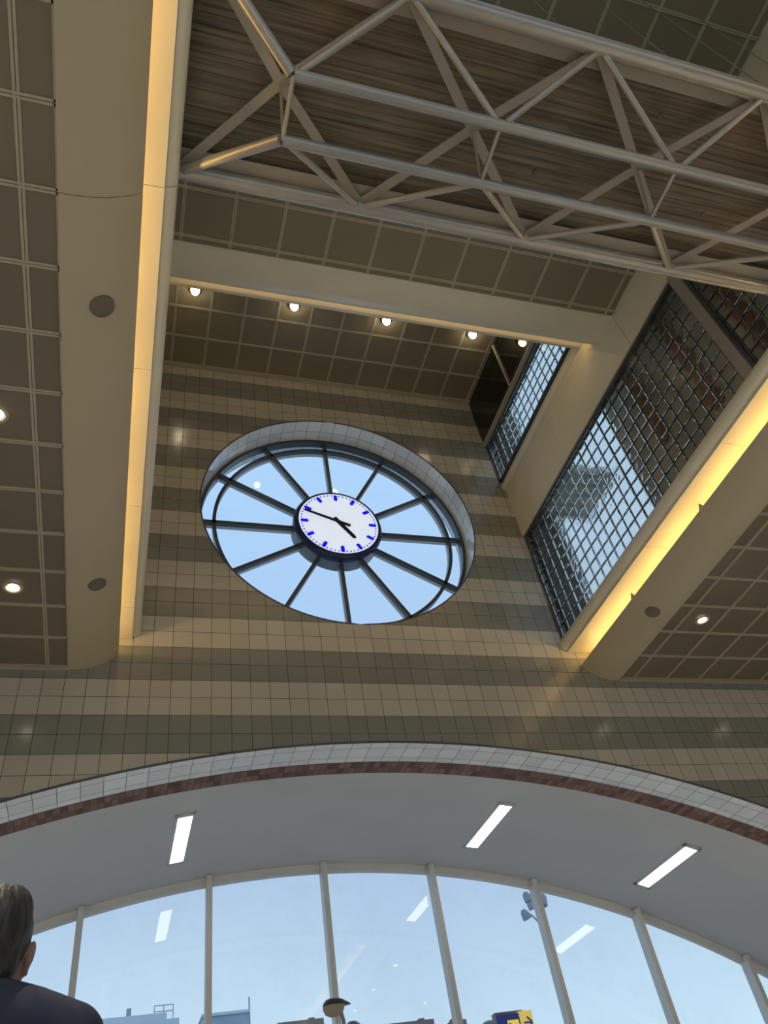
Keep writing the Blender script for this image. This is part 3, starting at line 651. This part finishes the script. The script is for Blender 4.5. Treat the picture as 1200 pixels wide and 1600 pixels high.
# ------------------------------------------------------------------ things in front of the window and outside
M_LAMPTOP = mat('dark_lamp_shell', (0.05, 0.055, 0.075), 0.3); M_LAMPLOW = mat('sand_lamp_bowl', (0.42, 0.36, 0.27), 0.5); M_POLE = mat('grey_pole', (0.33, 0.35, 0.40), 0.45)
M_DOME = mat('grey_lamp_dome', (0.25, 0.28, 0.32), 0.35)
lp = thing('post_lamp', 'dark teardrop lamp head on a pole before a mullion', 'lamp', (2.13, 8.6, -H))
hz = 0.2110 * 8.6 + H; q = MB()
q.lathe([(0.0, -0.17), (0.05, -0.155), (0.09, -0.12), (0.105, -0.06), (0.105, 0.0), (0.09, 0.06), (0.055, 0.12), (0.02, 0.175), (0.0, 0.19)], (0, 0, 0), 'x', 28)
q.v = [(x * 0.80, y, z * (0.62 if z > 0 else 0.05) + hz) for x, y, z in q.v]; q.build('shell', M_LAMPTOP, parent=lp, loc=(0, 0, 0))
q = MB(); q.lathe([(0.106, 0.0), (0.104, -0.03), (0.085, -0.065), (0.045, -0.085), (0.0, -0.09)], (-0.028, 0, hz - 0.004), 'z', 28); q.build('bowl', M_LAMPLOW, parent=lp, loc=(0, 0, 0))
q = MB(); q.tube([(0.035, 0, hz - 0.02), (0.06, 0, hz - 0.14), (0.085, 0, 0)], 0.02, 12); q.build('pole', M_POLE, parent=lp, loc=(0, 0, 0))
def dome_lamp(label, x, y, zt, r):
    t = thing('dome_lamp', label, 'lamp', (x, y, -H)); zt += H
    q = MB(); q.lathe([(0, zt), (0.4 * r, zt - 0.08 * r), (0.75 * r, zt - 0.33 * r), (0.97 * r, zt - 0.75 * r), (r, zt - 1.1 * r), (0.0, zt - 1.12 * r)], n=24); q.build('dome', M_DOME, parent=t, loc=(0, 0, 0))
    q = MB(); q.tube([(0, 0, zt - 1.0 * r), (0, 0, 0)], 0.02, 10); q.build('pole', M_POLE, parent=t, loc=(0, 0, 0))
dome_lamp('grey domed lamp just right of the dark teardrop lamp', 0.2645 * 8.8, 8.8, 0.1945 * 8.8, 0.10)
dome_lamp('grey domed lamp left of the blue sign', 0.430 * 9.6, 9.6, 0.1795 * 9.6, 0.15)

# sign
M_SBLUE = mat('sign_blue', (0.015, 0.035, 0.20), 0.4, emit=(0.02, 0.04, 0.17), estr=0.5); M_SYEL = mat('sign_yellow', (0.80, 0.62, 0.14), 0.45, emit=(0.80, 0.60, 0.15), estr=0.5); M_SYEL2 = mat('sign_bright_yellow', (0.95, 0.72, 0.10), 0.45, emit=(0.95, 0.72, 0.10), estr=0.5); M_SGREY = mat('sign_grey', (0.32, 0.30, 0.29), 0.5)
ys_ = 9.0; sg = thing('travel_sign', 'blue and yellow sign with arrow standing before the window', 'sign', (0.44 * ys_, ys_, -H))
zt = 0.1835 * ys_ + H
q = MB(); q.box((0.0, 0.0, zt - 0.55), (0.315, 0.05, zt)); q.build('blue_board', M_SBLUE, parent=sg, loc=(0, 0, 0), bevel=0.004)
q = MB(); q.box((0.02, 0.06, zt - 0.4), (0.35, 0.16, zt + 0.035)); q.build('casing', M_SGREY, parent=sg, loc=(0, 0, 0), bevel=0.004)
q = MB(); q.box((0.27, -0.012, zt - 0.55), (0.42, 0.05, zt + 0.012)); ay = q.build('arrow_board', M_SYEL, parent=sg, loc=(0, 0, 0), bevel=0.003)
q = MB(); cx_, cz_ = 0.355, zt - 0.10
q.bar((cx_ - 0.05, -0.015, cz_), (cx_ + 0.04, -0.015, cz_), 0.016, 0.004, up=(0, 1, 0)); q.bar((cx_ + 0.045, -0.015, cz_ + 0.003), (cx_ - 0.005, -0.015, cz_ + 0.052), 0.018, 0.004, up=(0, 1, 0)); q.bar((cx_ + 0.045, -0.015, cz_ - 0.003), (cx_ - 0.005, -0.015, cz_ - 0.052), 0.018, 0.004, up=(0, 1, 0))
q.build('arrow', M_SBLUE, parent=ay, loc=(0, 0, 0), smooth=0)
q = MB(); q.box((0.12, -0.008, zt - 0.50), (0.25, 0.0, zt - 0.06)); q.box((0.095, -0.012, zt - 0.52), (0.235, -0.008, zt - 0.11)); pc = q.build('pictogram', M_SYEL2, parent=sg, loc=(0, 0, 0), smooth=0)
q = MB(); q.bar((0.165, -0.014, zt - 0.135), (0.20, -0.014, zt - 0.135), 0.012, 0.003, up=(0, 1, 0)); q.bar((0.13, -0.010, zt - 0.09), (0.155, -0.010, zt - 0.09), 0.01, 0.003, up=(0, 1, 0))
q.tube([(0.165 + 0.04 * math.cos(PI * i / 10), -0.013, zt - 0.19 + 0.03 * math.sin(PI * i / 10)) for i in range(11)], 0.004, 6); q.build('pictogram_lines', M_SBLUE, parent=pc, loc=(0, 0, 0))
q = MB(); q.tube([(0.19, 0.11, 0.0), (0.19, 0.11, zt - 0.3)], 0.035, 14); q.build('post', M_SGREY, parent=sg, loc=(0, 0, 0))

# outside: ground, buildings, floodlight mast
MB().face([(-200, 10.6, -H - 0.02), (200, 10.6, -H - 0.02), (200, 300, -H - 0.02), (-200, 300, -H - 0.02)]).build('ground', mat('grey_paving', (0.45, 0.44, 0.42), 0.8), label='grey paved square outside', cat='ground', kind='structure')
M_BLD = mat('blue_grey_glazing', (0.30, 0.40, 0.50), 0.25, noise=0.15, nscale=0.8); M_BLDE = mat('pale_roof_edge', (0.55, 0.62, 0.68), 0.5); M_BROWN = mat('brown_eave', (0.20, 0.15, 0.13), 0.7)
D = 60.0
bl = thing('office_building', 'blue grey glazed building with roof railing at lower left outside', 'building', (-8.0, D, -H)); zt = 0.2235 * D + H; xr = 0.069 * D + 8
q = MB(); q.box((0, 0, 0), (xr, 12, zt - 1.0)); q.build('facade', M_BLD, parent=bl, loc=(0, 0, 0), smooth=0)
q = MB(); q.box((-0.2, -0.3, zt - 1.0), (xr + 0.25, 12, zt - 0.55)); q.box((-0.2, 0.5, zt - 0.55), (xr - 0.5, 12, zt)); q.build('roof', M_BLDE, parent=bl, loc=(0, 0, 0), smooth=0)
q = MB()
for j in range(5): q.box((0, -0.06, zt - 1.6 - j * 1.0), (xr, 0.0, zt - 1.45 - j * 1.0))
q.build('window_bands', M_BLDE, parent=bl, loc=(0, 0, 0), smooth=0)
q = MB(); q.box((0.0185 * D + 8, 1, zt - 0.1), (0.0235 * D + 8, 1.4, zt + 0.55)); q.build('chimney', M_POLE, parent=bl, loc=(0, 0, 0), smooth=0)
q = MB()
for k_ in range(3): q.tube([(xr - 1.3 + 0.6 * k_, 0.6, zt - 0.5), (xr - 1.3 + 0.6 * k_, 0.6, zt + 0.45)], 0.03, 6)
for zz in (0.1, 0.45): q.tube([(xr - 1.3, 0.6, zt + zz), (xr - 0.1, 0.6, zt + zz)], 0.03, 6)
q.build('railing', M_POLE, parent=bl, loc=(0, 0, 0))
bl = thing('tower_block', 'blue grey sloped building top just right of a mullion outside', 'building', (0.098 * D, D, -H)); zt = 0.214 * D + H
q = MB(); P0 = [(0, 0, 0), (0.052 * D, 0, 0), (0.052 * D, 8, 0), (0, 8, 0)]; P1 = [(0, 0, zt), (0.050 * D, 0, zt), (0.050 * D, 8, zt), (0, 8, zt)]
q.grid([P0, P1], close=True); q.face(P1); q.build('facade', M_BLD, parent=bl, loc=(0, 0, 0), smooth=0)
q = MB(); q.box((-0.05, -0.15, zt - 0.05), (0.051 * D, 8, zt + 0.12)); q.build('roof', M_BLDE, parent=bl, loc=(0, 0, 0), smooth=0)
q = MB(); q.tube([(0.0515 * D, 0.2, zt - 1.5), (0.0515 * D, 0.2, zt + 0.9)], 0.05, 8); q.build('vent_pipe', M_POLE, parent=bl, loc=(0, 0, 0))
for x0_, x1_, z_, lab in ((0.180, 0.232, 0.2005, 'brown roof eave outside left of the dark teardrop lamp'), (0.303, 0.362, 0.1875, 'brown roof eave outside right of the grey domed lamp'), (0.383, 0.402, 0.1835, 'small brown roof corner outside beside the mullion left of the sign')):
    bl = thing('low_building', lab, 'building', (x0_ * D, D, -H), group='brown roofs outside'); zt = z_ * D + H; wd = (x1_ - x0_) * D
    q = MB(); q.box((0.3, 0.3, 0), (wd - 0.3, 8, zt - 0.5)); q.build('facade', M_BLD, parent=bl, loc=(0, 0, 0), smooth=0)
    q = MB(); q.box((0, 0, zt - 0.5), (wd, 8.3, zt)); q.box((wd - 0.9, 0.5, zt), (wd - 0.5, 1, zt + 0.2)); q.build('roof', M_BROWN, parent=bl, loc=(0, 0, 0), smooth=0)
Dm = 40.0; ms = thing('floodlight_mast', 'tall mast with grey floodlights seen through the window', 'lamp', (0.537 * Dm, Dm, -H))
q = MB(); q.tube([(0, 0, 0), (0, 0, 0.312 * Dm + H)], [0.2, 0.08], 14); q.build('mast', M_POLE, parent=ms, loc=(0, 0, 0))
for fx_, fz_, sc, ax in ((0.5415, 0.3075, 1.25, 1), (0.5205, 0.3125, 1.0, -1), (0.5235, 0.303, 1.0, -1), (0.5115, 0.291, 1.0, -1)):
    px, pz = (fx_ - 0.537) * Dm, fz_ * Dm + H; q = MB()
    q.lathe([(0.0, 0.26), (0.10, 0.25), (0.18, 0.15), (0.22, 0.0), (0.24, -0.22), (0.20, -0.25), (0.0, -0.25)], n=18); R_ = Matrix.Rotation(math.radians(18 * ax), 3, 'Y')
    q.v = [tuple(R_ @ (Vector(p) * sc) + Vector((px, 0, pz))) for p in q.v]; hd = q.build('floodlight', M_DOME, parent=ms, loc=(0, 0, 0))
    q = MB(); q.tube([(px, 0, pz + 0.2), (px * 0.6, 0, pz + 0.05 if fz_ > 0.3 else pz - 0.1), (0, 0, pz - (0.15 if fz_ > 0.3 else 0.85))], 0.05, 8); q.build('arm', M_POLE, parent=ms, loc=(0, 0, 0))

# ------------------------------------------------------------------ person
M_SKIN = mat('skin', (0.40, 0.22, 0.17), 0.5, noise=0.06, nscale=20)
M_COAT = mat('navy_coat_cloth', (0.017, 0.025, 0.055), 0.8, noise=0.15, nscale=40)
M_TROUS = mat('dark_trouser_cloth', (0.03, 0.03, 0.035), 0.85); M_SHOE = mat('black_leather', (0.015, 0.015, 0.015), 0.4)
def hair_mat():
    m = bpy.data.materials.new('grey_brown_hair'); m.use_nodes = True; nt = m.node_tree; b = nt.nodes['Principled BSDF']; L = nt.links.new
    t = node(nt, 'ShaderNodeTexCoord'); mp = node(nt, 'ShaderNodeMapping'); mp.inputs['Scale'].default_value = (90, 60, 9); L(t.outputs['Object'], mp.inputs[0])
    n = node(nt, 'ShaderNodeTexNoise'); n.inputs['Scale'].default_value = 1.0; n.inputs['Detail'].default_value = 4; L(mp.outputs[0], n.inputs['Vector'])
    c = node(nt, 'ShaderNodeValToRGB'); L(n.outputs['Fac'], c.inputs[0]); c.color_ramp.elements[0].position = 0.35; c.color_ramp.elements[0].color = (0.012, 0.011, 0.012, 1)
    c.color_ramp.elements[1].position = 0.72; c.color_ramp.elements[1].color = (0.060, 0.058, 0.060, 1); L(c.outputs[0], b.inputs['Base Color']); b.inputs['Roughness'].default_value = 0.55
    bp = node(nt, 'ShaderNodeBump'); bp.inputs['Strength'].default_value = 0.8; bp.inputs['Distance'].default_value = 0.006; L(n.outputs['Fac'], bp.inputs['Height']); L(bp.outputs[0], b.inputs['Normal'])
    return m
M_HAIR = hair_mat()
class Blob:
    """overlapping tapered limbs and ellipsoids fused by a voxel remesh into one continuous surface"""
    def __init__(s): s.V = []; s.F = []
    def sph(s, c, r, nu, nv, rot=None):
        i = len(s.V); c = Vector(c)
        for j in range(nv + 1):
            t = PI * j / nv
            for q in range(nu):
                p = Vector((r[0] * math.sin(t) * math.cos(2 * PI * q / nu), r[1] * math.sin(t) * math.sin(2 * PI * q / nu), r[2] * math.cos(t)))
                s.V.append(tuple(c + (rot @ p if rot else p)))
        for j in range(nv):
            for q in range(nu):
                q2 = (q + 1) % nu; f = [i + j * nu + q, i + (j + 1) * nu + q, i + (j + 1) * nu + q2, i + j * nu + q2]
                s.F.append(f)
    def ell(s, c, r, rot=None): s.sph(c, r, 28, 18, rot); return s
    def limb(s, pts, rs, flat=1.0):
        for (p, q), (a, b) in zip(zip(pts[:-1], pts[1:]), zip(rs[:-1], rs[1:])):
            p = Vector(p); q = Vector(q); L = (q - p).length; n = max(2, int(L / (0.45 * min(a, b))) + 1)
            for i in range(n + 1):
                t = i / n; r = a + (b - a) * t; s.sph(p.lerp(q, t), (r, r * flat, r), 14, 9)
        return s
    def build(s, name, m, parent, voxel, smooth_it=6, cut=None, label=None):
        me = bpy.data.meshes.new(name); me.from_pydata(s.V, [], s.F); o = bpy.data.objects.new(name, me); C.objects.link(o)
        md = o.modifiers.new('r', 'REMESH'); md.mode = 'VOXEL'; md.voxel_size = voxel
        ms_ = o.modifiers.new('s', 'SMOOTH'); ms_.iterations = smooth_it; ms_.factor = 0.5
        dg = bpy.context.evaluated_depsgraph_get(); me2 = bpy.data.meshes.new_from_object(o.evaluated_get(dg)); me2.name = name
        o.modifiers.clear(); o.data = me2; me2.materials.clear(); me2.materials.append(m)
        if cut:
            bm = bmesh.new(); bm.from_mesh(me2); bmesh.ops.delete(bm, geom=[v for v in bm.verts if cut(v.co)], context='VERTS'); bm.to_mesh(me2); bm.free()
        for p in me2.polygons: p.use_smooth = True
        o.parent = parent; tag(o, label); return o
pn = thing('person', 'man seen from behind in a dark navy coat with short greying hair', 'person', (-0.263, 2.04, -H))
def arm_pts(s): return [(s * 0.185, -0.01, 1.455), (s * 0.255, -0.03, 1.17), (s * 0.262, 0.06, 0.92)]
B = Blob()
hd_c = Vector((0, 0.02, 1.655))
B.ell(hd_c + Vector((0, -0.012, 0.025)), (0.076, 0.096, 0.098)); B.ell(hd_c + Vector((0, 0.045, -0.045)), (0.058, 0.060, 0.078)); B.ell(hd_c + Vector((0.042, 0.022, -0.055)), (0.030, 0.045, 0.045)); B.ell(hd_c + Vector((-0.042, 0.022, -0.055)), (0.030, 0.045, 0.045)); B.ell(hd_c + Vector((0, 0.07, -0.095)), (0.032, 0.030, 0.026))
B.limb([hd_c + Vector((0, 0.098, 0.012)), hd_c + Vector((0, 0.122, -0.022))], [0.010, 0.014])     # nose
B.ell(hd_c + Vector((0, 0.103, -0.058)), (0.024, 0.010, 0.007)); B.ell(hd_c + Vector((0, 0.101, -0.070)), (0.021, 0.010, 0.008))   # lips
for s in (-1, 1):
    B.ell(hd_c + Vector((s * 0.031, 0.088, 0.008)), (0.014, 0.012, 0.009)); B.ell(hd_c + Vector((s * 0.033, 0.088, 0.028)), (0.021, 0.012, 0.007))
    B.ell(hd_c + Vector((s * 0.086, -0.004, -0.012)), (0.009, 0.019, 0.032), Matrix.Rotation(s * 0.22, 3, 'Y') @ Matrix.Rotation(0.25, 3, 'X')); B.ell(hd_c + Vector((s * 0.080, 0.004, -0.042)), (0.007, 0.010, 0.012))
B.limb([(0, -0.025, 1.43), (0, -0.005, 1.52), (0, 0.01, 1.60)], [0.070, 0.058, 0.056])
B.limb([(0, 0, 0.96), (0, 0.0, 1.12), (0, 0.0, 1.30), (0, -0.01, 1.42)], [0.125, 0.118, 0.135, 0.10], 0.8)
for s in (-1, 1):
    B.limb([(s * 0.05, -0.02, 1.46), (s * 0.185, -0.01, 1.445)], [0.07, 0.058]); B.limb([(s * 0.09, 0, 1.05), (s * 0.11, 0, 1.32)], [0.085, 0.09], 0.85)
    B.limb(arm_pts(s), [0.052, 0.042, 0.028])
    B.limb([(s * 0.09, 0, 0.93), (s * 0.095, 0.015, 0.50), (s * 0.10, -0.02, 0.09)], [0.092, 0.060, 0.042]); B.limb([(s * 0.10, -0.03, 0.055), (s * 0.115, 0.15, 0.035)], [0.042, 0.034])
    wx, wy, wz = arm_pts(s)[2]
    B.ell((wx, wy + 0.012, wz - 0.06), (0.016, 0.036, 0.050))
    for f_, (dy, ln) in enumerate(((0.036, 0.062), (0.016, 0.072), (-0.004, 0.066), (-0.022, 0.050))):
        p0 = Vector((wx, wy + dy, wz - 0.095)); p1 = p0 + Vector((-s * 0.006, 0.004, -ln * 0.5)); p2 = p1 + Vector((-s * 0.016, 0.006, -ln * 0.42))
        B.limb([p0, p1, p2], [0.0095, 0.0088, 0.0075])
    B.limb([(wx - s * 0.008, wy + 0.035, wz - 0.045), (wx - s * 0.020, wy + 0.066, wz - 0.075), (wx - s * 0.026, wy + 0.072, wz - 0.105)], [0.012, 0.010, 0.008])
B.build('body', M_SKIN, pn, 0.0065, 5)
# hair cap
B = Blob(); B.ell(hd_c + Vector((0, -0.020, 0.034)), (0.0855, 0.104, 0.104)); B.ell(hd_c + Vector((0, -0.040, -0.030)), (0.070, 0.066, 0.062)); B.ell(hd_c + Vector((0, -0.045, -0.070)), (0.042, 0.036, 0.035))
B.ell(hd_c + Vector((0.03, -0.02, 0.075)), (0.05, 0.07, 0.06)); B.ell(hd_c + Vector((-0.03, -0.01, 0.078)), (0.05, 0.07, 0.058))
B.build('hair', M_HAIR, pn, 0.006, 3, cut=lambda c: c.y > hd_c.y + 0.045 + max(0, (c.z - hd_c.z - 0.03)) * 0.5 or (c.z < hd_c.z + 0.012 and c.y > hd_c.y - 0.022))
# coat
B = Blob()
B.limb([(0, 0, 0.80), (0, 0.0, 1.10), (0, 0.0, 1.32), (0, -0.015, 1.43)], [0.165, 0.16, 0.165, 0.125], 0.82)
for s in (-1, 1):
    B.limb([(s * 0.03, -0.025, 1.525), (s * 0.10, -0.022, 1.495), (s * 0.185, -0.01, 1.462)], [0.070, 0.078, 0.078]); B.limb([(s * 0.09, 0, 0.80), (s * 0.11, 0, 1.34)], [0.12, 0.12], 0.9)
    B.limb(arm_pts(s), [0.078, 0.064, 0.050])
B.build('coat', M_COAT, pn, 0.011, 6, cut=lambda c: c.z < 0.74)
B = Blob()
for i in range(24): a = 2 * PI * i / 24; B.limb([(0.066 * math.cos(a), -0.02 + 0.066 * math.sin(a), 1.50), (0.062 * math.cos(a), -0.012 + 0.062 * math.sin(a), 1.555)], [0.014, 0.010])
B.build('collar', M_COAT, pn, 0.006, 4)
B = Blob()
for s in (-1, 1): B.limb([(s * 0.085, 0, 0.92), (s * 0.095, 0.012, 0.50), (s * 0.10, -0.02, 0.10)], [0.118, 0.084, 0.074])
B.build('trousers', M_TROUS, pn, 0.011, 5, cut=lambda c: c.z < 0.06)
for s in (-1, 1):
    B = Blob(); B.limb([(s * 0.10, -0.045, 0.06), (s * 0.11, 0.06, 0.05), (s * 0.118, 0.17, 0.042)], [0.055, 0.052, 0.042]); B.build('shoe', M_SHOE, pn, 0.008, 4, cut=lambda c: c.z < 0.0)
